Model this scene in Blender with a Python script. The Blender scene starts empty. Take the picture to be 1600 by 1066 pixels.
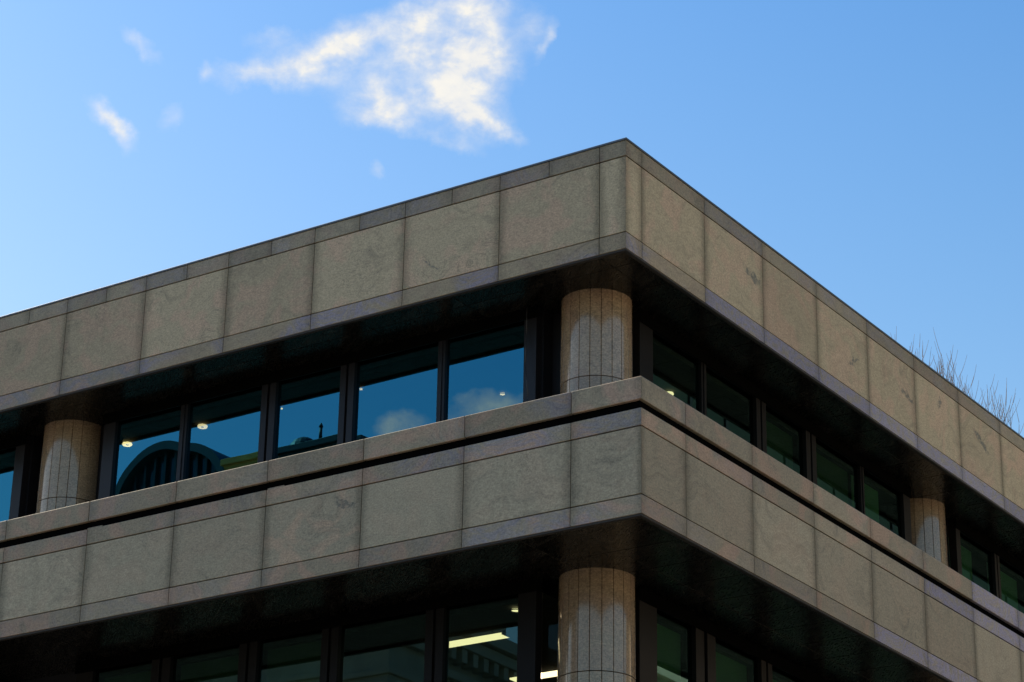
import bpy, bmesh, math, random
from mathutils import Vector, Matrix
random.seed(7)
PI = math.pi
R = math.radians
S = bpy.context.scene
C = S.collection
G = 14.6                      # ground is 0, the upper soffit hangs at z = G

# ------------------------------------------------------------------ node helpers
class NT:
    def __init__(self, tree):
        self.t = tree; self.n = tree.nodes; self.l = tree.links
    def new(self, typ, **kw):
        nd = self.n.new(typ)
        for k, v in kw.items(): setattr(nd, k, v)
        return nd
    def put(self, sock, v):
        if v is None: return
        if isinstance(v, bpy.types.NodeSocket): self.l.new(v, sock)
        elif isinstance(v, (tuple, list)) and sock.type == 'RGBA' and len(v) == 3: sock.default_value = (*v, 1)
        else: sock.default_value = v
    def math(self, op, a, b=None, c=None, clamp=False):
        nd = self.new('ShaderNodeMath', operation=op, use_clamp=clamp)
        for i, v in enumerate((a, b, c)): self.put(nd.inputs[i], v)
        return nd.outputs[0]
    def vmath(self, op, a, b=None):
        nd = self.new('ShaderNodeVectorMath', operation=op)
        self.put(nd.inputs[0], a)
        if b is not None: self.put(nd.inputs[1], b)
        return nd.outputs['Value'] if op in ('DOT_PRODUCT', 'LENGTH') else nd.outputs[0]
    def mix(self, f, a, b, blend='MIX'):
        nd = self.new('ShaderNodeMix', data_type='RGBA', blend_type=blend)
        self.put(nd.inputs[0], f); self.put(nd.inputs[6], a); self.put(nd.inputs[7], b)
        return nd.outputs[2]
    def noise(self, vec, scale, detail=3, rough=.5, dist=0.0, out='Fac'):
        nd = self.new('ShaderNodeTexNoise')
        self.put(nd.inputs['Vector'], vec); nd.inputs['Scale'].default_value = scale
        nd.inputs['Detail'].default_value = detail; nd.inputs['Roughness'].default_value = rough
        nd.inputs['Distortion'].default_value = dist
        return nd.outputs[out]
    def ramp(self, v, lo, hi, a=0.0, b=1.0, smooth=True):
        nd = self.new('ShaderNodeMapRange')
        if smooth: nd.interpolation_type = 'SMOOTHSTEP'
        self.put(nd.inputs[0], v); nd.inputs[1].default_value = lo; nd.inputs[2].default_value = hi
        nd.inputs[3].default_value = a; nd.inputs[4].default_value = b
        return nd.outputs[0]
    def xyz(self, v):
        nd = self.new('ShaderNodeSeparateXYZ'); self.put(nd.inputs[0], v); return nd.outputs
    def comb(self, x, y, z):
        nd = self.new('ShaderNodeCombineXYZ')
        for i, v in enumerate((x, y, z)): self.put(nd.inputs[i], v)
        return nd.outputs[0]

def new_mat(name):
    m = bpy.data.materials.new(name); m.use_nodes = True
    t = NT(m.node_tree); bs = t.n['Principled BSDF']
    return m, t, bs

def granite(name, tan, dark=(.07,.065,.055), pink=(.30,.2,.15), blue=(.12,.13,.20),
            pink_amt=.3, blue_amt=.0, grain=.35, rough=.6, spec=.4, stain=.45, polish=0.0, swirl=1.0, streak=0.0,
            uvmode=True, bump=.15, tone=.15, mark=None, blue_lo=.48):
    m, t, bs = new_mat(name)
    if uvmode:
        uv = t.new('ShaderNodeUVMap', uv_map='UVMap').outputs[0]
        u, v, _ = t.xyz(uv)
    else:
        tc = t.new('ShaderNodeTexCoord').outputs['Object']
        u = None
    rnd = t.new('ShaderNodeObjectInfo').outputs['Random']
    if uvmode:
        p = t.comb(u, v, t.math('MULTIPLY', rnd, 91.0))
    else:
        p = t.vmath('ADD', tc, t.comb(t.math('MULTIPLY', rnd, 31.0), 0.0, 0.0))
    # slow swirl of the slab
    wv = t.new('ShaderNodeTexNoise'); t.put(wv.inputs['Vector'], p)
    wv.inputs['Scale'].default_value = 1.1; wv.inputs['Detail'].default_value = 2
    warp = t.vmath('MULTIPLY', t.vmath('SUBTRACT', wv.outputs['Color'], (.5,.5,.5)), (1.6*swirl,1.6*swirl,.8))
    pw = t.vmath('ADD', p, warp)
    band = t.noise(t.vmath('MULTIPLY', pw, (1.2, 7.5, 1)), 1.3, 4, .6)
    bandf = t.math('MULTIPLY', t.ramp(band, .42, .72), t.ramp(t.noise(t.vmath('ADD', p, (1.7, 5.3, 2.2)), 1.1, 2, .5), .40, .62, .3, 1.0))
    blot = t.noise(pw, 1.9, 3, .55)
    pinkf = t.math('MULTIPLY', t.ramp(blot, .46, .62), pink_amt)
    col = t.mix(t.math('MULTIPLY', bandf, .66), tan, t.mix(.5, tan, dark))
    col = t.mix(pinkf, col, pink)
    if blue_amt > 0:
        # patchy: some stones carry it, others do not
        b1 = t.noise(t.vmath('ADD', p, (7.3, 2.1, 4.4)), .75, 2, .5)
        b2 = t.noise(t.vmath('MULTIPLY', pw, (3.0, 6.0, 1)), 2.4, 5, .65)
        bf = t.math('MULTIPLY', t.ramp(b1, blue_lo, blue_lo+.12), t.ramp(b2, .36, .60, .1, 1.0))
        col = t.mix(t.math('MULTIPLY', bf, blue_amt), col, blue)
        b3 = t.noise(t.vmath('MULTIPLY', pw, (2.0, 9.0, 1)), 2.0, 6, .7)
        vf = t.math('MULTIPLY', t.ramp(b3, .60, .68), t.ramp(b1, .46, .58))
        col = t.mix(t.math('MULTIPLY', vf, blue_amt*.8), col, (.09,.09,.15))
    # vein: a thin dark scribble in a few places
    vn = t.noise(t.vmath('MULTIPLY', pw, (1.5, 4.0, 1)), 2.2, 6, .62)
    vabs = t.math('ABSOLUTE', t.math('SUBTRACT', vn, .5))
    vmask = t.ramp(t.noise(t.vmath('ADD', p, (3.1, 9.2, 1.0)), .9, 2, .5), .56, .64)
    vein = t.math('MULTIPLY', t.ramp(vabs, 0.0, .018, 1.0, 0.0), vmask)
    col = t.mix(t.math('MULTIPLY', vein, .42), col, dark)
    if mark:      # one dark mineral inclusion at a known place in the slab
        mb_, mz, ang, ln, wd = mark
        ee = t.new('ShaderNodeUVMap', uv_map='Edge').outputs[0]
        eb = t.xyz(ee)[1]
        mn = t.new('ShaderNodeTexNoise'); t.put(mn.inputs['Vector'], p); mn.inputs['Scale'].default_value = 9; mn.inputs['Detail'].default_value = 4
        nx, ny, _ = t.xyz(t.vmath('SUBTRACT', mn.outputs['Color'], (.5,.5,.5)))
        dx = t.math('MULTIPLY_ADD', nx, .22, t.math('SUBTRACT', eb, mb_)); dy = t.math('MULTIPLY_ADD', ny, .20, t.math('SUBTRACT', v, mz))
        ca, sa = math.cos(R(ang)), math.sin(R(ang))
        q1 = t.math('DIVIDE', t.math('MULTIPLY_ADD', dx, ca, t.math('MULTIPLY', dy, sa)), ln)
        q2 = t.math('DIVIDE', t.math('MULTIPLY_ADD', dy, ca, t.math('MULTIPLY', dx, -sa)), wd)
        qq = t.math('MULTIPLY_ADD', q1, q1, t.math('MULTIPLY', q2, q2))
        mf = t.math('MULTIPLY', t.ramp(qq, .35, 1.1, 1.0, 0.0), t.ramp(t.noise(p, 16, 4, .6), .38, .55, .25, 1.0))
        col = t.mix(t.math('MULTIPLY', mf, .75), col, (.11,.115,.10))
    # crystals
    g1 = t.noise(p, 48.0, 2, .65)
    g2 = t.noise(t.vmath('ADD', t.vmath('MULTIPLY', p, (26.0, 52.0, 1.0)), t.vmath('MULTIPLY', warp, (7.0, 7.0, 0.0))), 1.0, 3, .65)
    gs = t.math('ADD', t.math('MULTIPLY', g1, .55), t.math('MULTIPLY', g2, .45))
    gm = t.ramp(gs, .32, .68, 1.0-grain, 1.0+grain, smooth=False)
    col = t.mix(1.0, col, t.comb(gm, gm, gm), 'MULTIPLY')
    # whole-slab tone
    tn = t.ramp(rnd, 0, 1, 1-tone, 1+tone, smooth=False)
    col = t.mix(1.0, col, t.comb(tn, tn, tn), 'MULTIPLY')
    if uvmode and stain > 0:
        e = t.new('ShaderNodeUVMap', uv_map='Edge').outputs[0]
        a, b, _ = t.xyz(e)
        d = t.math('MINIMUM', a, b)
        wob = t.noise(t.vmath('MULTIPLY', p, (9, 2.0, 1)), 1.0, 3, .6)
        d2 = t.math('DIVIDE', d, t.math('MULTIPLY_ADD', wob, .15, .008))
        sf = t.math('MULTIPLY', t.math('POWER', 2.718, t.math('MULTIPLY', t.math('MULTIPLY', d2, d2), -1.0)), stain)
        col = t.mix(sf, col, t.mix(1.0, col, (.42,.42,.40), 'MULTIPLY'))
    if streak > 0 and uvmode:
        st = t.noise(t.comb(t.math('MULTIPLY', u, 5.0), t.math('MULTIPLY', v, .35), rnd), 1.6, 4, .6)
        f = t.math('MULTIPLY', t.ramp(st, .52, .78), streak)
        col = t.mix(f, col, t.mix(1.0, col, (.62,.6,.56), 'MULTIPLY'))
    t.put(bs.inputs['Base Color'], col)
    t.put(bs.inputs['Roughness'], t.ramp(g1, .3, .7, rough*.85, min(1, rough*1.15), smooth=False))
    bs.inputs['Specular IOR Level'].default_value = spec
    if polish > 0:
        bs.inputs['IOR'].default_value = 1.85
        bs.inputs['Specular Tint'].default_value = (1, .9, .74, 1)
    if bump > 0:
        bp = t.new('ShaderNodeBump'); bp.inputs['Strength'].default_value = bump
        bp.inputs['Distance'].default_value = .01
        t.put(bp.inputs['Height'], gs); t.put(bs.inputs['Normal'], bp.outputs[0])
    return m

def plain(name, col, rough=.5, metal=0.0, noise=0.0, scale=4.0, spec=.5, emit=None, es=0):
    m, t, bs = new_mat(name)
    if noise > 0:
        tc = t.new('ShaderNodeTexCoord').outputs['Object']
        n = t.noise(tc, scale, 4, .6)
        f = t.ramp(n, .3, .7, 1-noise, 1+noise, smooth=False)
        t.put(bs.inputs['Base Color'], t.mix(1.0, col, t.comb(f, f, f), 'MULTIPLY'))
    else: t.put(bs.inputs['Base Color'], col)
    bs.inputs['Roughness'].default_value = rough; bs.inputs['Metallic'].default_value = metal
    bs.inputs['Specular IOR Level'].default_value = spec
    if emit: 
        t.put(bs.inputs['Emission Color'], emit); bs.inputs['Emission Strength'].default_value = es
    return m

def glass_mat(name, refl, tint, base=.20, waviness=.0004):
    """thin coated pane: tinted mirror layer over a tinted see-through layer"""
    m = bpy.data.materials.new(name); m.use_nodes = True
    t = NT(m.node_tree); t.n.clear()
    out = t.new('ShaderNodeOutputMaterial')
    gl = t.new('ShaderNodeBsdfAnisotropic') if False else t.new('ShaderNodeBsdfGlossy')
    gl.inputs['Roughness'].default_value = 0.0
    t.put(gl.inputs['Color'], refl)
    tr = t.new('ShaderNodeBsdfTransparent'); t.put(tr.inputs['Color'], tint)
    lw = t.new('ShaderNodeLayerWeight'); lw.inputs[0].default_value = .35
    f = t.math('MULTIPLY_ADD', t.math('POWER', lw.outputs['Facing'], 3.0), 1-base, base, clamp=True)
    tc = t.new('ShaderNodeTexCoord').outputs['Object']
    bp = t.new('ShaderNodeBump'); bp.inputs['Strength'].default_value = 1.0
    bp.inputs['Distance'].default_value = waviness
    t.put(bp.inputs['Height'], t.noise(tc, .9, 1, .4)); t.put(gl.inputs['Normal'], bp.outputs[0])
    mx = t.new('ShaderNodeMixShader'); t.put(mx.inputs[0], f)
    t.l.new(tr.outputs[0], mx.inputs[1]); t.l.new(gl.outputs[0], mx.inputs[2])
    t.l.new(mx.outputs[0], out.inputs[0])
    return m

# ------------------------------------------------------------------ mesh helpers
def link(name, me, mat=None, parent=None):
    o = bpy.data.objects.new(name, me); C.objects.link(o)
    if mat is not None:
        me.materials.clear(); me.materials.append(mat)
    if parent is not None: o.parent = parent
    return o
def tag(o, label=None, cat=None, group=None, kind=None):
    if label: o['label'] = label
    if cat: o['category'] = cat
    if group: o['group'] = group
    if kind: o['kind'] = kind
    return o
def empty(name, loc=(0,0,0)):
    o = bpy.data.objects.new(name, None); C.objects.link(o); o.location = loc
    o.empty_display_size = .3
    return o
class MB:
    def __init__(self):
        self.bm = bmesh.new(); self.uv = self.bm.loops.layers.uv.new('UVMap'); self.ed = self.bm.loops.layers.uv.new('Edge')
    def face(self, pts, uvs=None, eds=None, smooth=False):
        vs = [self.bm.verts.new(p) for p in pts]
        f = self.bm.faces.new(vs); f.smooth = smooth
        for i, l in enumerate(f.loops):
            l[self.uv].uv = uvs[i] if uvs else (pts[i][0]+pts[i][1], pts[i][2])
            l[self.ed].uv = eds[i] if eds else (1, 1)
        return f
    def hexa(self, P8, uv8=None, ed8=None):
        """P8: 0-3 bottom loop (ccw from above), 4-7 top loop"""
        F = [(3,2,1,0),(4,5,6,7),(0,1,5,4),(1,2,6,5),(2,3,7,6),(3,0,4,7)]
        vs = [self.bm.verts.new(p) for p in P8]
        for f in F:
            fc = self.bm.faces.new([vs[i] for i in f])
            for i, l in zip(f, fc.loops):
                l[self.uv].uv = uv8[i] if uv8 else (P8[i][0]+P8[i][1], P8[i][2]+.3*P8[i][1])
                l[self.ed].uv = ed8[i] if ed8 else (1, 1)
    def box(self, x0, x1, y0, y1, z0, z1):
        self.hexa([(x0,y0,z0),(x1,y0,z0),(x1,y1,z0),(x0,y1,z0),(x0,y0,z1),(x1,y0,z1),(x1,y1,z1),(x0,y1,z1)])
    def tube(self, a, b, r0, r1=None, n=6, cap=True):
        r1 = r0 if r1 is None else r1
        a = Vector(a); b = Vector(b); d = (b-a).normalized()
        s = d.cross(Vector((.3,.9,.1))); s = s.normalized() if s.length > 1e-4 else Vector((1,0,0)); q = d.cross(s)
        A = []; B = []
        for i in range(n):
            c, w = math.cos(2*PI*i/n), math.sin(2*PI*i/n)
            A.append(self.bm.verts.new(a+(s*c+q*w)*r0)); B.append(self.bm.verts.new(b+(s*c+q*w)*r1))
        for i in range(n):
            f = self.bm.faces.new((A[i], A[(i+1)%n], B[(i+1)%n], B[i])); f.smooth = True
        if cap and n > 2:
            self.bm.faces.new(B); self.bm.faces.new(A[::-1])
    def build(self, name, mat, parent=None, bevel=0.0, sharp=None, fix=True):
        if fix: bmesh.ops.recalc_face_normals(self.bm, faces=self.bm.faces[:])
        me = bpy.data.meshes.new(name); self.bm.to_mesh(me); self.bm.free()
        if sharp: me.set_sharp_from_angle(angle=R(sharp))
        o = link(name, me, mat, parent)
        if bevel > 0:
            b = o.modifiers.new('bevel', 'BEVEL'); b.width = bevel; b.segments = 2; b.limit_method = 'ANGLE'
        return o

class Facade:
    """side 'L' faces -y and runs to -x; side 'R' faces +x and runs to +y; s is metres from the corner"""
    def __init__(self, side, xc, yc): self.side, self.xc, self.yc = side, xc, yc
    def pt(self, s, d, z):            # d = depth behind the face plane
        return (self.xc-s, self.yc+d, z) if self.side == 'L' else (self.xc-d, self.yc+s, z)
    def slab(self, mb, s0, s1, z0, z1, d0, d1, mitre=False, uvs0=0.0):
        a = (d1 if mitre else 0); a0 = (d0 if mitre else 0)
        loop = [(s0+a0,d0),(s1,d0),(s1,d1),(s0+a,d1)]
        if self.side == 'L': loop = loop[::-1]
        P = [self.pt(s,d,z0) for s,d in loop]+[self.pt(s,d,z1) for s,d in loop]
        UV = [(s+d, z0+d*.6) for s,d in loop]+[(s+d, z1+d*.6) for s,d in loop]
        E = [(s-s0, s1-s) for s,d in loop]*2
        mb.hexa(P, UV, E)
UL, UR = Facade('L', 0, 0), Facade('R', 0, 0)
EX, EY = .931, -1.195
LL, LR = Facade('L', EX, EY), Facade('R', EX, EY)

# ------------------------------------------------------------------ materials
TAN = (.425, .336, .215)
M = {}
M['panel_u'] = granite('granite_panel_warm', TAN, pink=(.50,.335,.225), pink_amt=.7, stain=.7, streak=.25, rough=.7, spec=.25)
M['panel_l'] = granite('granite_panel_grey', (.345,.290,.200), pink=(.42,.30,.205), pink_amt=.25, stain=.7, streak=.2, rough=.7, spec=.25)
M['band_u'] = granite('granite_band_blue', (.375,.295,.19), blue=(.27,.24,.30), blue_amt=.8, pink_amt=.25, stain=.4, rough=.6, spec=.22)
M['coping'] = granite('granite_coping', (.305,.25,.17), blue=(.255,.23,.265), blue_amt=.4, pink_amt=.4, stain=.4, rough=.6, spec=.22, streak=.3)
M['band_l'] = granite('granite_band_pink', (.305,.25,.17), blue=(.20,.19,.25), blue_amt=.18, pink=(.40,.262,.18), pink_amt=.75, stain=.4, rough=.6, spec=.22)
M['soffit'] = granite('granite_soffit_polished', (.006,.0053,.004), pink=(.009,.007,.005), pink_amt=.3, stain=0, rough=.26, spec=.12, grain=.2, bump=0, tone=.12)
M['drip'] = plain('drip_edge_shadow_stone', (.022,.018,.014), .7, 0, .2, 3)
M['column'] = granite('granite_column_polished', (.27,.19,.118), dark=(.06,.048,.04), pink=(.23,.145,.1), pink_amt=.5, stain=0, rough=.14, spec=.5, grain=.45, polish=1.0, bump=0, swirl=.6)
def lilac(k): return granite('granite_lilac_'+k, (.32,.27,.195), blue=(.27,.245,.33), blue_amt=.9, blue_lo=.22, pink_amt=.15, stain=.4, rough=.6, spec=.22)
M['lilac'] = lilac('band')
M['patchy'] = granite('granite_patchy_blue', (.305,.25,.17), blue=(.21,.205,.26), blue_amt=.55, blue_lo=.42, pink=(.42,.27,.19), pink_amt=.7, stain=.4, rough=.6, spec=.22)
def marked(k, base, *mk): return granite('granite_marked_'+k, base, pink=(.50,.335,.225), pink_amt=.6, stain=.7, streak=.25, rough=.7, spec=.25, mark=mk)
MU = {('R',2): marked('a', TAN, .27, G+.90, 14, .24, .075), ('R',5): marked('b', TAN, .26, G+.78, 16, .22, .06), ('R',6): marked('c', TAN, .70, G+1.05, 30, .05, .12),
      ('R',7): marked('d', TAN, .75, G+.92, 24, .34, .06), ('R',4): marked('e', TAN, .45, G+.72, -30, .20, .04), ('L',2): marked('f', TAN, .45, G+.50, -40, .22, .02)}
ML = {('L',3): marked('g', (.345,.290,.200), 1.22, G-3.06, -20, .20, .06)}
M['joint'] = plain('dark_joint_rubber', (.012,.011,.01), .9)  # near-black joint filler and backing
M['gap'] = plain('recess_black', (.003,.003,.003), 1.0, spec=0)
M['flash'] = plain('lead_flashing', (.10,.11,.125), .45, .6, .15)
M['frame'] = plain('dark_bronze_frame', (.010,.009,.011), .4, .0, .1, 6, spec=.3)
M['frame_d'] = plain('black_frame', (.006,.005,.005), .5, spec=.14)
M['core'] = plain('rough_concrete', (.16,.155,.14), .9, 0, .2, 2)
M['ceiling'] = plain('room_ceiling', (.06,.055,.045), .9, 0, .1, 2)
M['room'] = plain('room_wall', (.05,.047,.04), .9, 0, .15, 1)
M['blind'] = plain('green_blind', (.25,.50,.32), .9, 0, .04, 3)
M['blind_dark'] = plain('dusky_blind', (.12,.20,.13), .9, 0, .06, 3)
M['glass_l'] = glass_mat('sky_blue_tinted_glass', (.09,.50,.70), (.20,.23,.17), base=.31)  # mirror tint carries the deep blue of the reflected sky
M['glass_g'] = glass_mat('green_coated_glass', (.22,.42,.42), (.24,.32,.23), base=.20)
M['glass_dim'] = glass_mat('shaded_clear_glass', (.2,.3,.3), (.45,.5,.42), base=.03)
M['lamp'] = plain('warm_lamp', (.8,.75,.5), .5, emit=(1.0,.76,.50), es=2.7)
M['lamp_dim'] = plain('dim_lamp', (.8,.75,.5), .5, emit=(1.0,.76,.42), es=4.0)
M['cable'] = plain('cable_rubber', (.03,.03,.035), .5)
M['twig'] = plain('twig_bark', (.17,.15,.15), .9)

# ------------------------------------------------------------------ the building
bld = empty('office_building', (0, 0, 0))
tag(bld, 'granite office building with overhanging stone bands, dark ribbon windows and round columns', 'building')
JOINT = .009
def stones(fc, edges, z0, z1, d0, d1, mat, name, parent, bev=.004, special=None):
    for i in range(len(edges)-1):
        a, b = edges[i], edges[i+1]
        mb = MB()
        fc.slab(mb, a + (0 if i == 0 else JOINT/2), b-JOINT/2, z0, z1, d0, d1, mitre=(i == 0))
        mb.build(name, (special or {}).get((fc.side, i), mat), parent, bev)
def backing(fcL, fcR, z0, z1, d0, d1, lL, lR, mat, name, parent, bev=0):
    mb = MB(); fcL.slab(mb, 0, lL, z0, z1, d0, d1, mitre=True); fcR.slab(mb, 0, lR, z0, z1, d0, d1, mitre=True)
    bmesh.ops.remove_doubles(mb.bm, verts=mb.bm.verts[:], dist=.0005)
    # drop the mitre faces between the two runs
    return mb.build(name, mat, parent, bev)
NL, NR = 12, 15
eUL = [0]+[.388+1.5*k for k in range(NL)]
eUR = [0]+[.385+1.571*k for k in range(NR)]
eLL = [0]+[.939+1.487*k for k in range(NL+1)]
eLR = [0]+[.995+1.595*k for k in range(NR+1)]
half = [0]+[.388+.75*k for k in range(2*NL-1)]
def fascia(fL, fR, eL, eR, zt, zp, zq, zb, mp, mc, mb_, cop_edges_L=None, sp=None, sc=None, sb=None):
    lL, lR = eL[-1]+.3, eR[-1]+.3
    wall = backing(fL, fR, zb+.12, zt-.02, .06, .30, lL, lR, M['joint'], 'parapet_wall', bld)
    for fc, e in ((fL, eL), (fR, eR)):
        stones(fc, e, zq+.007, zp-.007, .004, .062, mp, 'cladding_panel', wall, special=sp)
        ce = cop_edges_L if (cop_edges_L and fc.side == 'L') else e
        stones(fc, ce, zp+.007, zt, 0, .062, mc, 'coping_stone', wall, special=sc)
        stones(fc, e, zb+.022, zq-.007, 0, .062, mb_, 'band_stone', wall, special=sb)
        # thin drip edge under the band, its shadow line put into the near-black colour
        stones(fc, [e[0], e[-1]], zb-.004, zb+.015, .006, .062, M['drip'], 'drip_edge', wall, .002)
    return wall
zU = dict(t=G+1.503, p=G+1.285, q=G+.2463)
w1 = fascia(UL, UR, eUL, eUR, zU['t'], zU['p'], zU['q'], G, M['panel_u'], M['coping'], M['band_u'], half, sp=MU, sb={**{('R',i): M['lilac'] for i in range(2, 16)}, ('L',6): M['patchy'], ('L',7): M['patchy'], ('L',8): M['patchy']})
fl = backing(UL, UR, zU['t']+.001, zU['t']+.028, -.012, .42, eUL[-1]+.3, eUR[-1]+.3, M['flash'], 'flashing', bld, .003)
LEVELS = [0.0, -3.931]
ZS, ZSb, ZT2, ZP2, ZQ2, ZB2 = -2.273, -2.549, -2.659, -2.872, -3.683, -3.931
for off in LEVELS:
    g0 = G+off
    wl = fascia(LL, LR, eLL, eLR, g0+ZT2, g0+ZP2, g0+ZQ2, g0+ZB2, M['panel_l'], M['band_l'], M['band_l'], sp=ML if off == 0 else None,
                sc={**{('L',i): M['patchy'] for i in range(3)}, **{('R',i): M['lilac'] for i in range(5, 9)}},
                sb={('L',0): M['patchy'], ('L',1): M['patchy'], ('R',4): M['lilac'], ('R',5): M['lilac'], ('R',1): M['band_l']})
    backing(LL, LR, g0+ZT2-.03, g0+ZSb+.004, .05, .30, eLL[-1]+.3, eLR[-1]+.3, M['gap'], 'gap_shade_fill', bld)  # near-black fill stands for the shade inside the open gap
    sl = backing(LL, LR, g0+ZSb+.006, g0+ZS-.04, .06, .30, eLL[-1]+.3, eLR[-1]+.3, M['joint'], 'sill_backing', bld)
    for fc, e in ((LL, eLL), (LR, eLR)):
        e2 = [e[0]]+[v for v in e[1:]]
        stones(fc, e2, g0+ZSb, g0+ZS, 0, .058, M['band_l'], 'sill_stone', sl, .008, special={('L',0): M['patchy'], ('L',1): M['patchy'], ('R',6): M['lilac'], ('R',7): M['lilac']})
        stones(fc, e2, g0+ZS-.035, g0+ZS-.004, .059, .45, M['band_l'], 'sill_cap', sl, .0)
    # stone shims left in the black gap
    if off == 0:
        for s in (5.15, 8.15):
            mb = MB(); LL.slab(mb, s, s+.26, g0+ZT2+.001, g0+ZT2+.030, .032, .049); mb.build('stone_shim', M['band_l'], bld, .004)
    # floor slab and ledge behind the sill
    mb = MB(); mb.box(-17.5, EX-.31, EY+.31, 24, g0+ZB2+.10, g0+ZS-.06-.0)
    mb.build('floor_slab', M['core'], bld)

# roof slab
mb = MB(); mb.box(-17.5, -.31, .31, 24, G+.10, G+.55); mb.build('roof_slab', M['core'], bld)
# soffits: polished slabs with open joints under each slab
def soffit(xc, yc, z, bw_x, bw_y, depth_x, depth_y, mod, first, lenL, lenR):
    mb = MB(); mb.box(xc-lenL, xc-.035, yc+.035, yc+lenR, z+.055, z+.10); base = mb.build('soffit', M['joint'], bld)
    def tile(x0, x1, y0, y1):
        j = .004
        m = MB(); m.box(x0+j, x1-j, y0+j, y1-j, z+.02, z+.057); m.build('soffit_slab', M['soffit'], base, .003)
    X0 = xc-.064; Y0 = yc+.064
    xb = xc-bw_x; yb = yc+bw_y; xi = xc-depth_x; yi = yc+depth_y
    tile(xb, X0, Y0, yb)                                     # corner square
    tile(xi, xb, Y0, yb); tile(xb, X0, yb, yi)
    tile(xi, xb, yb, yi)                                     # inner corner
    s = 0
    x = xi
    while x > xc-lenL:
        tile(x-mod, x, Y0, yb); tile(x-mod, x, yb, yi); x -= mod
    y = yi
    while y < yc+lenR:
        tile(xb, X0, y, y+mod/2); tile(xb, X0, y+mod/2, y+mod); tile(xi, xb, y, y+mod); y += mod
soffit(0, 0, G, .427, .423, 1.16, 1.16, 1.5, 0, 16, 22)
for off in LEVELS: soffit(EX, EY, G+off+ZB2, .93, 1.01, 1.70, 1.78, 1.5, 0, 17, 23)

# columns
def column(x, y, ztop, zbot, zj, r, parent=bld):
    def drum(z0, z1, r0, r1):
        mb = MB(); bm = mb.bm
        prof = []
        nst = 20; gw = .011
        for k in range(nst):
            a0 = 2*PI*k/nst+.06
            prof.append((a0, -.016)); 
            ga = gw/2/r
            prof.append((a0+ga, 0))
            for i in range(1, 5):
                prof.append((a0+ga+(2*PI/nst-2*ga)*i/5, -.0010*math.sin(PI*i/5)))
            prof.append((a0+2*PI/nst-ga, 0))
        rings = []
        for zz, rr in ((z0, r0), (z1, r1)):
            rings.append([bm.verts.new(((rr+d)*math.cos(a), (rr+d)*math.sin(a), zz)) for a, d in prof])
        n = len(prof)
        for i in range(n):
            j = (i+1) % n
            f = bm.faces.new((rings[0][i], rings[0][j], rings[1][j], rings[1][i])); f.smooth = True
            zs = (z0, z0, z1, z1); an = (prof[i][0], prof[i][0]+2*PI/n if j == 0 else prof[j][0])
            for l, (aa, zz) in zip(f.loops, ((an[0], z0), (an[1], z0), (an[1], z1), (an[0], z1))):
                l[mb.uv].uv = (aa*r, zz)
        bm.faces.new(rings[1]); bm.faces.new(rings[0][::-1])
        return mb
    k = lambda z: r*(1.03-.03*(z-zbot)/(ztop-zbot))
    o = drum(zj-zbot+.006, ztop-zbot, k(zj), k(ztop)).build('column', M['column'], parent, 0, 25)
    o.location = (x, y, zbot)
    d = drum(0, zj-zbot-.006, k(zbot), k(zj)).build('base_drum', M['column'], o, 0, 25)
    c = MB(); c.tube((0,0,zj-zbot-.0065), (0,0,zj-zbot+.0065), r-.03, n=40); c.build('mortar_joint', M['joint'], o)
    return o
colsU = [(-1.185,1.225), (-10.17,1.18), (-1.15,10.58), (-19.1,1.2), (-1.15,19.9)]
for x, y in colsU[:3]+colsU[4:]: column(x, y, G+.03, G+ZS-.06, G-1.17, .452)
for off in LEVELS:
    for x, y in ((-.78,.615), (-11.2,.62), (-.75,9.97), (-.75,19.3)):
        column(x, y, G+off+ZB2+.03, G+off+ZB2+(ZS if off == 0 else -4.3)-.06, G+off+ZB2-1.23, .455)

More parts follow.
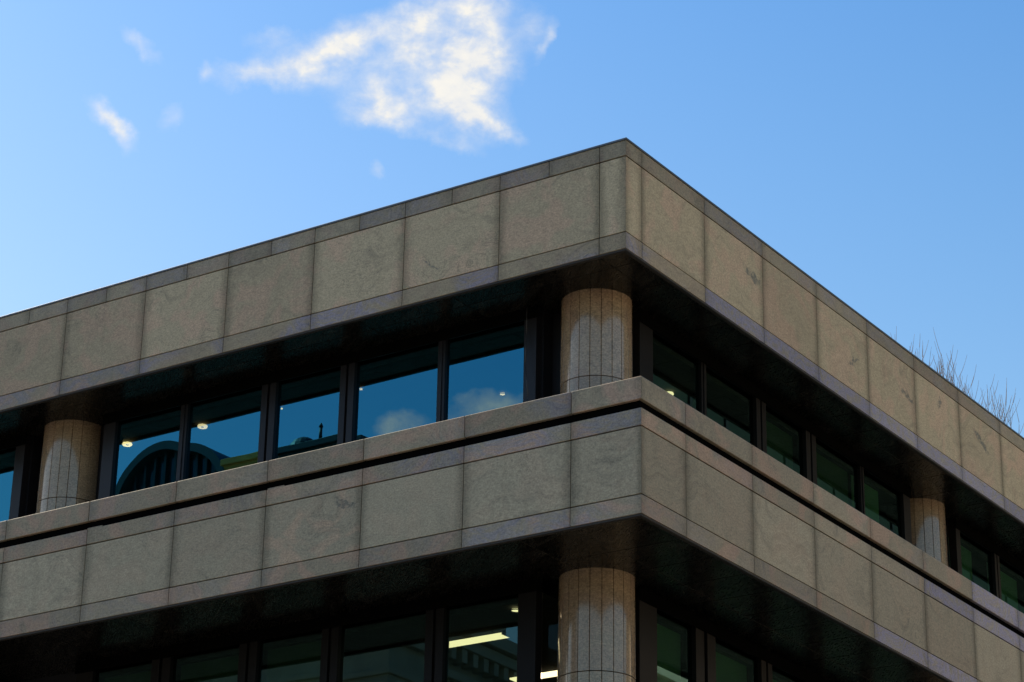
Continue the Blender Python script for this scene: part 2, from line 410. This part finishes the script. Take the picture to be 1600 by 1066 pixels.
# ------------------------------------------------------------------ glazing
def bay(side, plane, s_list, z0, z1, glassm, blinds=(), win_name='window', fm='frame'):
    """s_list: list of (a,b) mullion spans in order, first and last being end frames (s = distance along the wall)"""
    def box(mb, a, b, z_0, z_1, d0, d1):      # d measured inward from the glass plane
        if side == 'L': mb.box(-b, -a, plane+d0, plane+d1, z_0, z_1)
        else: mb.box(plane-d1, plane-d0, a, b, z_0, z_1)
    fr = MB()
    A, B = s_list[0][0], s_list[-1][1]
    box(fr, A, B, z1-.10, z1-.001, -.045, .06)
    box(fr, A, B, z0, z0+.10, -.045, .06)
    box(fr, s_list[0][0], s_list[0][1], z0+.10, z1-.10, -.06, .07)
    box(fr, s_list[-1][0], s_list[-1][1], z0+.10, z1-.10, -.06, .07)
    # thin inner bead at head
    box(fr, A, B, z1-.13, z1-.10, -.015, .03)
    w = fr.build(win_name, M[fm], bld, .004)
    hd = MB(); box(hd, A-.02, B+.02, z1-.16, z1-.002, -.075, -.066); hd.build('head_cover', M['gap'], w)
    for a, b in s_list[1:-1]:
        m = MB(); wd = b-a
        if wd > .18:   # coupled posts with a slot between
            box(m, a, a+wd*.42, z0+.10, z1-.13, -.06, .07); box(m, b-wd*.42, b, z0+.10, z1-.13, -.06, .07)
            box(m, a+wd*.42, b-wd*.42, z0+.10, z1-.13, -.02, .05)
        else:
            box(m, a, b, z0+.10, z1-.13, -.05, .07); box(m, a+wd*.35, b-wd*.35, z0+.10, z1-.13, -.065, -.0495)
        m.build('mullion', M[fm], w, .003)
    bk = MB(); box(bk, A, B, z1-.219, z1-.14, .075, .45); bk.build('bulkhead', M['ceiling'], w)
    for i in range(len(s_list)-1):
        a, b = s_list[i][1], s_list[i+1][0]
        p = MB(); q = random.uniform(-.004, .004)
        if side == 'L': P = [(-a, plane-.001+q, z0+.09), (-b, plane-.001-q, z0+.09), (-b, plane-.001-q, z1-.12), (-a, plane-.001+q, z1-.12)]
        else: P = [(plane+.001+q, a, z0+.09), (plane+.001-q, b, z0+.09), (plane+.001-q, b, z1-.12), (plane+.001+q, a, z1-.12)]
        p.face(P); p.build('pane', glassm, w, fix=False)
        for (k, f0, f1, zz0, mt) in blinds:
            if k == i:
                bl = MB(); box(bl, a+(b-a)*f0, a+(b-a)*f1, z0+.1+zz0, z1-.14, .16, .17); bl.build('roller_blind', mt, w)
    return w
B, BD = M['blind'], M['blind_dark']
zu0, zu1 = G+ZS-.05, G+.02
sUL = [(1.90,2.09),(3.335,3.455),(4.825,5.065),(6.175,6.43),(7.77,7.90),(9.12,9.34)]
bay('L', .97, sUL, zu0, zu1, M['glass_l'])
bay('L', .97, [(s[0]+9.0, s[1]+9.0) for s in sUL], zu0, zu1, M['glass_l'])
sUR = [(1.72,2.05),(3.325,3.46),(4.83,5.11),(6.30,6.61),(8.04,8.16),(9.48,9.72)]
bay('R', -.90, sUR, zu0, zu1, M['glass_g'], fm='frame_d', blinds=[(2,0,1,0,BD),(4,0,.68,0,B),(3,0,1,.9,BD)])
sUR2 = [(11.38,11.54),(12.87,13.07),(14.4,14.65),(15.9,16.2),(17.6,17.7),(19.0,19.2)]
bay('R', -.90, sUR2, zu0, zu1, M['glass_g'], fm='frame_d', blinds=[(0,0,.68,0,B),(1,0,.9,0,B),(2,0,.7,0,B)])
sLL = [(1.38,1.64),(2.725,3.0),(4.34,4.61),(5.65,5.95),(7.11,7.44),(8.48,8.78)]
sLR = [(1.15,1.56),(2.50,3.0),(4.2,4.5),(5.7,6.0),(7.3,7.5),(8.9,9.1)]
for off in LEVELS:
    z1 = G+off+ZB2+.02; z0 = G+off+ZB2+(ZS if off == 0 else -5.0)-.05
    bl = [(2,0,1,0,BD),(3,0,1,0,BD),(4,0,1,0,BD)] if off == 0 else [(1,0,1,0,BD)]
    bay('L', .27, sLL, z0, z1, M['glass_g'], blinds=bl, fm='frame_d')
    bay('L', .27, [(s[0]+9, s[1]+9) for s in sLL], z0, z1, M['glass_g'], blinds=bl, fm='frame_d')
    bay('R', -.57, sLR, z0, z1, M['glass_g'], blinds=[(k,0,1,0,B) for k in range(5)], fm='frame_d')
    bay('R', -.57, [(s[0]+9.4, s[1]+9.4) for s in sLR], z0, z1, M['glass_g'], blinds=[(k,0,1,0,B) for k in range(5)], fm='frame_d')
# recesses behind the columns: dark metal returns
def recess(side, plane, a, b, z0, z1, mat=None):
    m = MB()
    if side == 'L': m.box(-b, -a, plane+.28, plane+.34, z0, z1); m.box(-b-.03, -b+.0, plane+.07, plane+.34, z0, z1); m.box(-a, -a+.03, plane+.07, plane+.34, z0, z1)
    else: m.box(plane-.34, plane-.28, a, b, z0, z1); m.box(plane-.34, plane-.07, b, b+.03, z0, z1); m.box(plane-.34, plane-.07, a-.03, a, z0, z1)
    m.build('metal_return', mat or M['frame'], bld)
recess('L', .97, 1.24, 1.87, zu0, zu1); recess('L', .97, 9.37, 10.87, zu0, zu1); recess('L', .97, 18.37, 19.9, zu0, zu1)
recess('R', -.90, 1.31, 1.69, zu0, zu1); recess('R', -.90, 9.75, 11.35, zu0, zu1)
for off in LEVELS:
    z1 = G+off+ZB2+.02; z0 = G+off+ZB2+(ZS if off == 0 else -5.0)-.05
    recess('L', .27, 8.81, 10.35, z0, z1); recess('R', -.57, .60, 1.12, z0, z1); recess('R', -.57, 9.13, 10.52, z0, z1)
    # see-through return beside the corner column
    m = MB(); m.face([(-1.375,.35,z0),(-.85,.35,z0),(-.85,.35,z1),(-1.375,.35,z1)]); m.build('pane', M['glass_dim'], bld, fix=False)

# rooms
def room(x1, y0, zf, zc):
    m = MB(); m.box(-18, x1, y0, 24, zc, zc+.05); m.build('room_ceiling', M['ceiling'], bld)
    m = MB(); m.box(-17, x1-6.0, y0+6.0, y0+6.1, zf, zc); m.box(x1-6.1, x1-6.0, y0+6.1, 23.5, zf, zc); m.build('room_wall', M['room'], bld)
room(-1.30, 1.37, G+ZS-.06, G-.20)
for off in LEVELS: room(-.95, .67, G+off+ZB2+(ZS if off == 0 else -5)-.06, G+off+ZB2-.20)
# closing end walls far out of frame
m = MB(); m.box(-18.4, -17.6, -.9, 24, 0, G+1.4); m.build('party_wall', M['core'], bld)
m = MB(); m.box(-17.5, .6, 24.0, 24.6, 0, G+1.4); m.build('party_wall', M['core'], bld)
# street level plinth
m = MB(); m.box(-17.5, EX-.35, EY+.35, 23.9, 0, .9); m.build('plinth', M['column'], bld, .02)

# cable hanging at the corner window
def wire(name, pts, r, mat, parent=None):
    m = MB()
    for a, b in zip(pts[:-1], pts[1:]): m.tube(a, b, r, n=5)
    return m.build(name, mat, parent)
cb = wire('hanging_cable', [(-2.02,.86,G+.0),(-2.01,.85,G-.35),(-1.99,.80,G-.8),(-1.90,.74,G-1.3),(-1.86,.62,G-1.9),(-1.86,.5,G+ZS)], .007, M['cable'])
tag(cb, 'thin black cable hanging in front of the window frame beside the corner column', 'cable')

# ------------------------------------------------------------------ lamps inside
def ring_lamp(x, y, z, r, label, mat, group, ring=True):
    e = empty('ceiling_downlight', (x, y, z)); tag(e, label, 'ceiling light', group)
    n = 28
    def torus(R0, r0, name, mt):
        mb = MB(); g = [[mb.bm.verts.new(((R0+r0*math.cos(2*PI*j/8))*math.cos(2*PI*i/n), (R0+r0*math.cos(2*PI*j/8))*math.sin(2*PI*i/n), -.035+r0*math.sin(2*PI*j/8))) for j in range(8)] for i in range(n)]
        for i in range(n):
            for j in range(8):
                f = mb.bm.faces.new((g[i][j], g[(i+1)%n][j], g[(i+1)%n][(j+1)%8], g[i][(j+1)%8])); f.smooth = True
        mb.build(name, mt, e)
    if ring:
        torus(r*.68, r*.30, 'light_ring', mat); 
        mb = MB(); mb.tube((0,0,-.045),(0,0,-.0), r*.3, n=18); mb.build('centre_cap', M['frame'], e)
    else:
        mb = MB(); mb.tube((0,0,-.035),(0,0,-.022), r*.8, n=20); mb.build('diffuser', mat, e)
        torus(r*.9, r*.1, 'trim', M['ceiling'])
    return e
GL = 'round downlights in the office ceilings'
zc = G-.20
ring_lamp(-8.0, 1.51, zc, .075, 'brightest round yellow ring downlight, seen through the second upper left window above the reflected dome', M['lamp'], GL)
ring_lamp(-9.42, 1.50, zc, .075, 'dim round ring downlight at the far left upper window next to the left column', M['lamp_dim'], GL)
ring_lamp(-1.68, 3.88, zc, .07, 'small yellow ring downlight just above the ledge right of the stone corner', M['lamp'], GL)
ring_lamp(-5.2, 1.55, zc, .03, 'tiny white spotlight at the top left of the big blue middle pane', M['lamp'], GL, False)
ring_lamp(-6.6, 1.56, zc, .02, 'faintest pinpoint spotlight above the reflected spire pane', M['lamp_dim'], GL, False)
ring_lamp(-3.64, 2.71, zc, .045, 'small pale spotlight shining through the reflected cloud near the corner column', M['lamp'], GL, False)
ring_lamp(-1.61, 8.1, zc, .07, 'small pale downlight low in the right hand ribbon window above the ledge', M['lamp_dim'], GL)
zl = G+ZB2-.20
ring_lamp(-1.86, .50, zl, .07, 'round downlight of the lower floor beside the corner column', M['lamp'], GL, False)
def strip(x0, x1, y, z, label):
    e = empty('strip_light', ((x0+x1)/2, y, z)); tag(e, label, 'ceiling light', 'linear lights in the lower office')
    h = (x1-x0)/2
    m = MB(); m.box(-h, h, -.09, .09, -.03, -.005); m.build('diffuser', M['lamp'], e, .004)
    m = MB(); m.box(-h-.02, h+.02, -.11, .11, -.006, 0); m.build('housing', M['ceiling'], e)
    for s in (-1, 1):
        m = MB(); m.box(s*h-.01 if s > 0 else -h-.015, s*h+.015 if s > 0 else -h+.01-.01, -.095, .095, -.032, -.006); m.build('end_cap', M['ceiling'], e)
strip(-3.75, -2.58, 1.36, zl, 'long bright strip light glowing in the lower left window near the corner column')
strip(-3.7, -2.3, 3.19, zl, 'short visible piece of strip light between lower end frame and corner column')

# ------------------------------------------------------------------ bare shrubs on the roof
def shrub(y, x, h, n, label):
    m = MB()
    z0 = G+.55; base = Vector((0,0,0))
    for k in range(n):
        a = random.uniform(0, 2*PI); sp = random.uniform(.02, .14)
        p = Vector((random.uniform(-.15,.15), random.uniform(-.28,.28), 0)); d = Vector((math.cos(a)*sp, math.sin(a)*sp, 1)).normalized()
        L = h*random.uniform(.78, 1.0)**1.0 if k else h; seg = 7; r = .009
        for i in range(seg):
            q = p+d*(L/seg); m.tube(p, q, r*(1-i/seg*.88)+.001, r*(1-(i+1)/seg*.88)+.001, 4, False)
            if i >= 3 and random.random() < .75:
                b = random.uniform(0, 2*PI); dd = (d+Vector((math.cos(b), math.sin(b), .3))*.45).normalized(); pp = q.copy(); ll = L*random.uniform(.10,.25)
                for j in range(3):
                    qq = pp+dd*ll/3; m.tube(pp, qq, .0050-.001*j, .0042-.001*j, 3, False); pp = qq; dd = (dd+Vector((0,0,.25))).normalized()
            d = (d+Vector((random.uniform(-.1,.1), random.uniform(-.1,.1), .05))).normalized(); p = q
    o = m.build('bare_shrub', M['twig'], fix=False); o.location = (x, y, z0)
    tag(o, label, 'shrub', 'leafless shrubs along the roof edge')
    return o
tops = [(1412,562,.50,1,'single thin twig, leftmost shrub of the row above the right roof edge'),
        (1430,556,.80,5,'tall leafless shrub with three upright stems, first full bush of the roof row'),
        (1448,575,.70,4,'leafless shrub behind the roof edge, just right of the first full bush'),
        (1465,590,.5,4,'low leafless shrub in the dip between the two tallest of the roof row'),
        (1486,560,1.0,4,'tallest forked leafless shrub in the middle of the roof row'),
        (1498,580,.9,5,'dense leafless shrub just right of the tallest forked one'),
        (1512,590,.7,5,'leafless shrub of medium height, second right of the tallest forked one'),
        (1530,590,.8,4,'narrow leafless shrub with one high stem right of the dense middle clump'),
        (1552,625,.7,4,'leafless shrub with spreading twigs near the right end of the roof row'),
        (1562,640,.5,4,'small leafless shrub close behind the spreading one near the right end'),
        (1585,672,.4,3,'lowest leafless shrub, rightmost of the row at the picture edge')]
ys = [10.05, 10.5, 10.9, 11.3, 11.75, 12.05, 12.4, 12.85, 13.45, 13.75, 14.4]
hs = [1.98, 2.12, 2.0, 1.95, 2.3, 2.06, 2.0, 2.2, 2.1, 2.0, 1.92]
ns = [4, 16, 18, 18, 14, 20, 20, 17, 20, 18, 14]
for (px, py, h, n, lab), y, hh, nn in zip(tops, ys, hs, ns): shrub(y, -.95+random.uniform(-.15,.1), hh, nn, lab)

# ------------------------------------------------------------------ surroundings: ground and streets
def sheet(name, x0, x1, y0, y1, z, mat, kind='structure'):
    m = MB(); m.face([(x0,y0,z),(x1,y0,z),(x1,y1,z),(x0,y1,z)]); o = m.build(name, mat, fix=False); o['kind'] = kind; return o
M['ground'] = plain('ground_earth', (.10,.095,.085), .95, 0, .2, .05)
M['asphalt'] = plain('asphalt', (.065,.06,.055), .9, 0, .25, .8)
M['paving'] = plain('paving', (.20,.18,.145), .85, 0, .2, .9)
sheet('ground', -2500, 2500, -2500, 2500, 0, M['ground'])
sheet('road', -150, 150, -20.5, -8.5, .004, M['asphalt'])
sheet('road', 9.5, 19.5, -8.5, 150, .006, M['asphalt'])
def block(name, x0, x1, y0, y1, z0, z1, mat):
    m = MB(); m.box(x0,x1,y0,y1,z0,z1); o = m.build(name, mat, None, .02); o['kind'] = 'structure'; return o
block('pavement', -150, 9.5, -8.5, 150, -.05, .13, M['paving'])
block('pavement', -150, 150, -36, -20.5, -.05, .13, M['paving'])
block('pavement', 19.5, 26, -8.5, 150, -.05, .13, M['paving'])

# ------------------------------------------------------------------ buildings across the street (seen mirrored in the glass)
M['stone'] = plain('limestone', (.5,.43,.33), .85, 0, .12, .8)
M['stone_d'] = plain('weathered_limestone', (.42,.38,.31), .9, 0, .2, .6)
M['sun_gold'] = plain('sun_tinted_ochre_stone', (.95,.34,.07), .85, 0, .15, .5)  # warm sunlight is put into the ochre; the sun barely grazes this face
M['slate'] = plain('slate_roof', (.02,.022,.022), .6, 0, .2, 2)
M['copper'] = plain('dome_lead', (.03,.04,.042), .5, .2, .2, 1)
M['dark_glass'] = plain('window_dark', (.02,.025,.03), .15)
def classical(name, x0, x1, y0, y1, h, mat, label, floors, win_w=1.3, step=3.4, dent=True, faces='+x+y'):
    e = empty(name, ((x0+x1)/2, (y0+y1)/2, 0)); tag(e, label, 'building')
    ox, oy = (x0+x1)/2, (y0+y1)/2
    X0, X1, Y0, Y1 = x0-ox, x1-ox, y0-oy, y1-oy
    m = MB(); m.box(X0, X1, Y0, Y1, 0, h); m.build('wall', mat, e)
    c = MB()
    for zz, hh, pr in ((h-.3,.5,.9), (h-.75,.42,.65), (h-1.9,.3,.3), (h*.66,.3,.25), (h*.36,.35,.3), (h-3.1,.2,.15)):
        c.box(X0-pr, X1+pr, Y0-pr, Y1+pr, zz, zz+hh)
    c.build('cornice', mat, e, .03)
    if dent:
        d = MB(); y = Y0
        while y < Y1: d.box(X1+.01, X1+.55, y, y+.32, h-1.25, h-.76); y += .72
        x = X0
        while x < X1: d.box(x, x+.32, Y1+.01, Y1+.55, h-1.25, h-.76); x += .72
        d.build('dentils', mat, e)
    fh = (h-4)/floors
    for f in range(floors):
        for face in ('x', 'y'):
            a, b = (Y0, Y1) if face == 'x' else (X0, X1)
            k = int((b-a)/step); off = ((b-a)-k*step)/2
            fr = MB(); gl = MB()
            for i in range(k):
                cc = a+off+step*(i+.5); zb = 1.0+f*fh; zt = zb+fh*.6; w = win_w/2
                if face == 'x':
                    fr.box(X1+.01, X1+.18, cc-w-.2, cc+w+.2, zt, zt+.25); fr.box(X1+.01, X1+.22, cc-w-.25, cc+w+.25, zb-.25, zb)
                    fr.box(X1+.01, X1+.12, cc-w-.15, cc-w, zb, zt); fr.box(X1+.01, X1+.12, cc+w, cc+w+.15, zb, zt)
                    gl.box(X1+.005, X1+.03, cc-w, cc+w, zb, zt)
                else:
                    fr.box(cc-w-.2, cc+w+.2, Y1+.01, Y1+.18, zt, zt+.25); fr.box(cc-w-.25, cc+w+.25, Y1+.01, Y1+.22, zb-.25, zb)
                    fr.box(cc-w-.15, cc-w, Y1+.01, Y1+.12, zb, zt); fr.box(cc+w, cc+w+.15, Y1+.01, Y1+.12, zb, zt)
                    gl.box(cc-w, cc+w, Y1+.005, Y1+.03, zb, zt)
            w_ = fr.build('window_surrounds', mat, e); gl.build('window_panes', M['dark_glass'], w_)
    return e
classical('stone_building', -62, -38, -95, -44.4, 28.3, M['stone_d'], 'weathered classical building with dentil cornice, mirrored in the lower windows beside the corner column', 5)
classical('corner_building', -75, -63, -60, -40, 20, M['stone'], 'pale stone block across the street beyond the weathered classical building', 4, dent=False)
# vaulted building with glazed arch gable
Y = -85.0
def arch_building(xc, y, z_spring, rad):
    e = empty('vaulted_hall', (xc, y, 0)); tag(e, 'hall with a ribbed arched roof, mirrored in the upper left windows', 'building')
    m = MB(); m.box(-9, 9, -30, 0, 0, z_spring+.2); m.build('wall', M['stone_d'], e)
    v = MB(); n = 32
    def ring(yy, r): return [v.bm.verts.new((r*math.cos(PI*i/n), yy, z_spring+r*math.sin(PI*i/n))) for i in range(n+1)]
    a, b = ring(.5, rad), ring(-28, rad)
    c = ring(.5, rad-.55); d = ring(-.3, rad-.55)
    for i in range(n):
        v.bm.faces.new((a[i], a[i+1], b[i+1], b[i])); v.bm.faces.new((a[i], a[i+1], c[i+1], c[i])); v.bm.faces.new((c[i], c[i+1], d[i+1], d[i]))
    v.build('vault_roof', M['copper'], e)
    g = MB(); rr = rad-.5
    ctr = g.bm.verts.new((0,-.3,z_spring)); rg = [g.bm.verts.new((rr*math.cos(PI*i/n), -.3, z_spring+rr*math.sin(PI*i/n))) for i in range(n+1)]
    for i in range(n): g.bm.faces.new((ctr, rg[i], rg[i+1]))
    gg = g.build('gable_glazing', M['dark_glass'], e)
    b_ = MB()
    for k in range(-4, 5):
        x = k*rad/5; b_.box(x-.09, x+.09, -.28, -.05, z_spring, z_spring+math.sqrt(max(.1, rr*rr-x*x)))
    b_.build('gable_ribs', M['copper'], gg)
    return e
arch_building(-86.9, Y, 52.7, 4.05)
def attic_block(name, xc, w, y, h, mat, label):
    e = empty(name, (xc, y, 0)); tag(e, label, 'building')
    m = MB(); m.box(-w/2, w/2, -20, 0, 0, h-.9); m.build('wall', mat, e)
    m = MB()
    for z0, z1, p in ((h-.9,h-.65,.2), (h-.65,h-.4,.45), (h-.4,h,.7), (h-2.2,h-2.0,.15)): m.box(-w/2-p*.3, w/2+p*.3, -20.2, p, z0, z1)
    m.build('cornice', mat, e, .02)
    m = MB()
    for k in range(5):
        x = -w/2+w*(k+.5)/5; m.box(x-.18, x+.18, .01, .05, h-4.0, h-2.6)
    m.build('window_panes', M['dark_glass'], e)
    return e
attic_block('sun_tinted_building', -81.0, 4.3, Y, 54.95, M['sun_gold'], 'ochre attic and cornice with sunlight put into its colour, mirrored right of the arched roof')
attic_block('slate_building', -75.2, 5.8, Y, 54.35, M['slate'], 'dark attic block carrying a small cupola, mirrored left of centre')
cup = empty('cupola', (-76.2, Y-1.2, 54.35)); tag(cup, 'small dark cupola with a finial, mirrored in the third upper left window', 'cupola')
m = MB(); n = 16
prof = [(1.0,0),(1.0,.35),(.9,.62),(.7,.88),(.38,1.08),(.1,1.16)]
rg = [[m.bm.verts.new((r*math.cos(2*PI*i/n), r*math.sin(2*PI*i/n), z)) for i in range(n)] for r, z in prof]
for a_, b_ in zip(rg[:-1], rg[1:]):
    for i in range(n): m.bm.faces.new((a_[i], a_[(i+1)%n], b_[(i+1)%n], b_[i]))
m.bm.faces.new(rg[-1]); m.build('dome', M['slate'], cup)
m = MB(); m.tube((1.2,0,-.2),(1.2,0,.7),.3,.2); m.tube((1.2,0,.7),(1.2,0,1.6),.13,.10); m.tube((1.2,0,1.6),(1.2,0,1.85),.16,.04); m.tube((1.75,0,-.2),(1.75,0,.75),.28,.12); m.build('finial', M['slate'], cup)
classical('low_terrace', 28, 46, -8, 39, 15, M['stone'], 'low pale stone terrace nearest the corner across the right hand street', 3, dent=False)
classical('terrace_building', 28, 46, 40, 132, 27, M['stone'], 'long pale terrace on the far side of the right hand street', 5, dent=False)
tw = empty('sky_blocking_tower', (40, 88, 27.2)); tag(tw, 'unseen dark green tower added to block the sky from the right hand windows', 'tower')  # added tower, keeps reflected sky out of the right hand glass
M['tower'] = plain('sky_blocker_dark_green', (.02,.034,.026), .9, 0, .2, .2)
m = MB(); m.box(-10, 10, -42, 42, 0, 40); m.build('wall', M['tower'], tw)
m = MB()
for k in range(28): m.box(-10.12, -10.01, -41.5+3*k, -41.3+3*k, .2, 39.8)
for k in range(12): m.box(-10.16, -10.02, -41.8, 41.9, 3.2*k+.3, 3.2*k+.8)
m.build('facade_grid', M['slate'], tw)

# ------------------------------------------------------------------ camera
F_ = Vector((-0.51813147, 0.76188512, 0.38867833)); R_ = Vector((0.83092068, 0.55611318, 0.01757699)); U_ = Vector((0.2027575, -0.33206806, 0.92120584))
cam = bpy.data.cameras.new('camera'); co = bpy.data.objects.new('camera', cam); C.objects.link(co)
mt = Matrix((R_, U_, -F_)).transposed().to_4x4(); mt.translation = Vector((14.46031459, -23.69774681, G-12.94056298)); co.matrix_world = mt
cam.sensor_fit = 'HORIZONTAL'; cam.sensor_width = 36; cam.lens = 88.071; cam.clip_start = .1; cam.clip_end = 6000
S.camera = co

# ------------------------------------------------------------------ sun and sky
SUN_EL, SUN_AZ = 42.0, 178.0           # azimuth counter-clockwise from +x: ahead and well to the left
sd = Vector((math.cos(R(SUN_AZ))*math.cos(R(SUN_EL)), math.sin(R(SUN_AZ))*math.cos(R(SUN_EL)), math.sin(R(SUN_EL))))
sun = bpy.data.lights.new('sun', 'SUN'); sun.energy = 4.8; sun.angle = R(.5); sun.color = (1, .88, .70)
so = bpy.data.objects.new('sun', sun); C.objects.link(so); so.rotation_euler = (-sd).to_track_quat('-Z', 'Y').to_euler()
W = bpy.data.worlds.new('World'); S.world = W; W.use_nodes = True
t = NT(W.node_tree); bg = t.n['Background']
sky = t.new('ShaderNodeTexSky', sky_type='NISHITA'); sky.sun_disc = False
sky.sun_elevation = R(SUN_EL); sky.sun_rotation = R(90-SUN_AZ)
sky.air_density = 1.0; sky.dust_density = 1.0; sky.ozone_density = 1.5; sky.altitude = 50
D = t.new('ShaderNodeTexCoord').outputs['Generated']
def plane_coords(f, r, u):
    """direction -> coordinates on a sky plane around heading f, in units of 1/3914"""
    w = t.math('MAXIMUM', t.vmath('DOT_PRODUCT', D, tuple(f)), .05)
    a = t.math('DIVIDE', t.vmath('DOT_PRODUCT', D, tuple(r)), w); b = t.math('DIVIDE', t.vmath('DOT_PRODUCT', D, tuple(u)), w)
    return t.math('MULTIPLY_ADD', a, 3914.0, 800.0), t.math('MULTIPLY_ADD', b, -3914.0, 533.0)
def clouds(pu, pv, blobs, seed, lo=.30, hi=.95):
    v = t.comb(t.math('MULTIPLY', pu, .01), t.math('MULTIPLY', pv, .01), seed)
    wn = t.new('ShaderNodeTexNoise'); t.put(wn.inputs['Vector'], v); wn.inputs['Scale'].default_value = 1.4; wn.inputs['Detail'].default_value = 6; wn.inputs['Roughness'].default_value = .62
    wx, wy, _ = t.xyz(t.vmath('SUBTRACT', wn.outputs['Color'], (.5,.5,.5)))
    x = t.math('MULTIPLY_ADD', wx, 62.0, pu); y = t.math('MULTIPLY_ADD', wy, 62.0, pv)
    tot = None
    for (bx, by, rx, ry, ang, amp) in blobs:
        c, s_ = math.cos(R(ang)), math.sin(R(ang))
        dx = t.math('SUBTRACT', x, bx); dy = t.math('SUBTRACT', y, by)
        e1 = t.math('MULTIPLY_ADD', dx, c/rx, t.math('MULTIPLY', dy, s_/rx))
        e2 = t.math('MULTIPLY_ADD', dy, c/ry, t.math('MULTIPLY', dx, -s_/ry))
        q = t.math('MULTIPLY_ADD', e1, e1, t.math('MULTIPLY', e2, e2))
        g = t.math('MULTIPLY', t.math('POWER', 2.718, t.math('MULTIPLY', q, -1.0)), amp)
        tot = g if tot is None else t.math('ADD', tot, g)
    fine = t.noise(t.vmath('MULTIPLY', v, (1.0, 1.25, 1)), 2.3, 8, .56, .15)
    k = t.math('MULTIPLY', tot, t.ramp(fine, .22, .78, .34, 1.42, smooth=False))
    return t.ramp(k, lo, hi, smooth=False), t.ramp(fine, .35, .7)
pu, pv = plane_coords(F_, R_, U_)
main = [(405,114,62,19,-6,.95), (480,100,62,25,-8,.85), (540,75,48,30,-35,.8), (570,48,60,24,-20,.6), (430,65,50,18,15,.45), (600,165,56,32,-5,1.25), (590,186,50,14,0,.6), (590,128,20,26,-20,.6),
        (640,72,30,40,25,1.0), (660,22,52,28,-20,.95), (745,15,58,34,0,.95), (735,75,60,42,-15,1.2), (712,135,34,54,-8,1.3), (765,115,32,48,0,.8), (735,180,52,28,20,1.25), (675,150,24,30,0,.45),
        (620,90,150,62,-8,.30), (775,195,34,11,28,.8), (853,58,9,28,20,.6), (832,40,16,24,10,.35), (318,112,12,11,0,.6),
        (178,198,44,15,50,1.25), (265,186,28,18,-30,.5), (222,72,34,15,38,.62), (695,222,50,11,18,.6), (590,270,13,11,0,.45)]
cf, cs = clouds(pu, pv, main, 3.7, .11, 1.5)
fm, rm, um = [Vector((a.x, -a.y, a.z)) for a in (F_, R_, U_)]
mu, mv = plane_coords(fm, rm, um)
cr, _ = clouds(mu, mv, [(590,668,40,22,-5,1.0), (765,628,62,18,-10,.8), (720,650,60,18,0,.5)], 9.1, .2, 1.0)
hs = t.new('ShaderNodeHueSaturation'); hs.inputs['Saturation'].default_value = 1.3; t.put(hs.inputs['Color'], sky.outputs[0])
zz = t.xyz(D)[2]
skyc = t.mix(1.0, hs.outputs[0], t.mix(t.ramp(zz, .28, .54, smooth=False), (1.34, 1.13, .90), (.76, .94, .98)), 'MULTIPLY')
STR = .12
whole = t.mix(cf, skyc, t.mix(cs, (4.1, 4.2, 4.35), (4.8, 4.68, 4.38)))
whole = t.mix(t.math('MULTIPLY', cr, .8), whole, (26.0, 7.2, 5.4))
t.put(bg.inputs['Color'], whole); bg.inputs['Strength'].default_value = STR

S.view_settings.view_transform = 'Standard'; S.view_settings.look = 'None'; S.view_settings.gamma = 1
S.view_settings.exposure = 0.72
S.cycles.use_denoising = True
S.cycles.max_bounces = 8; S.cycles.transparent_max_bounces = 12; S.cycles.sample_clamp_indirect = 4
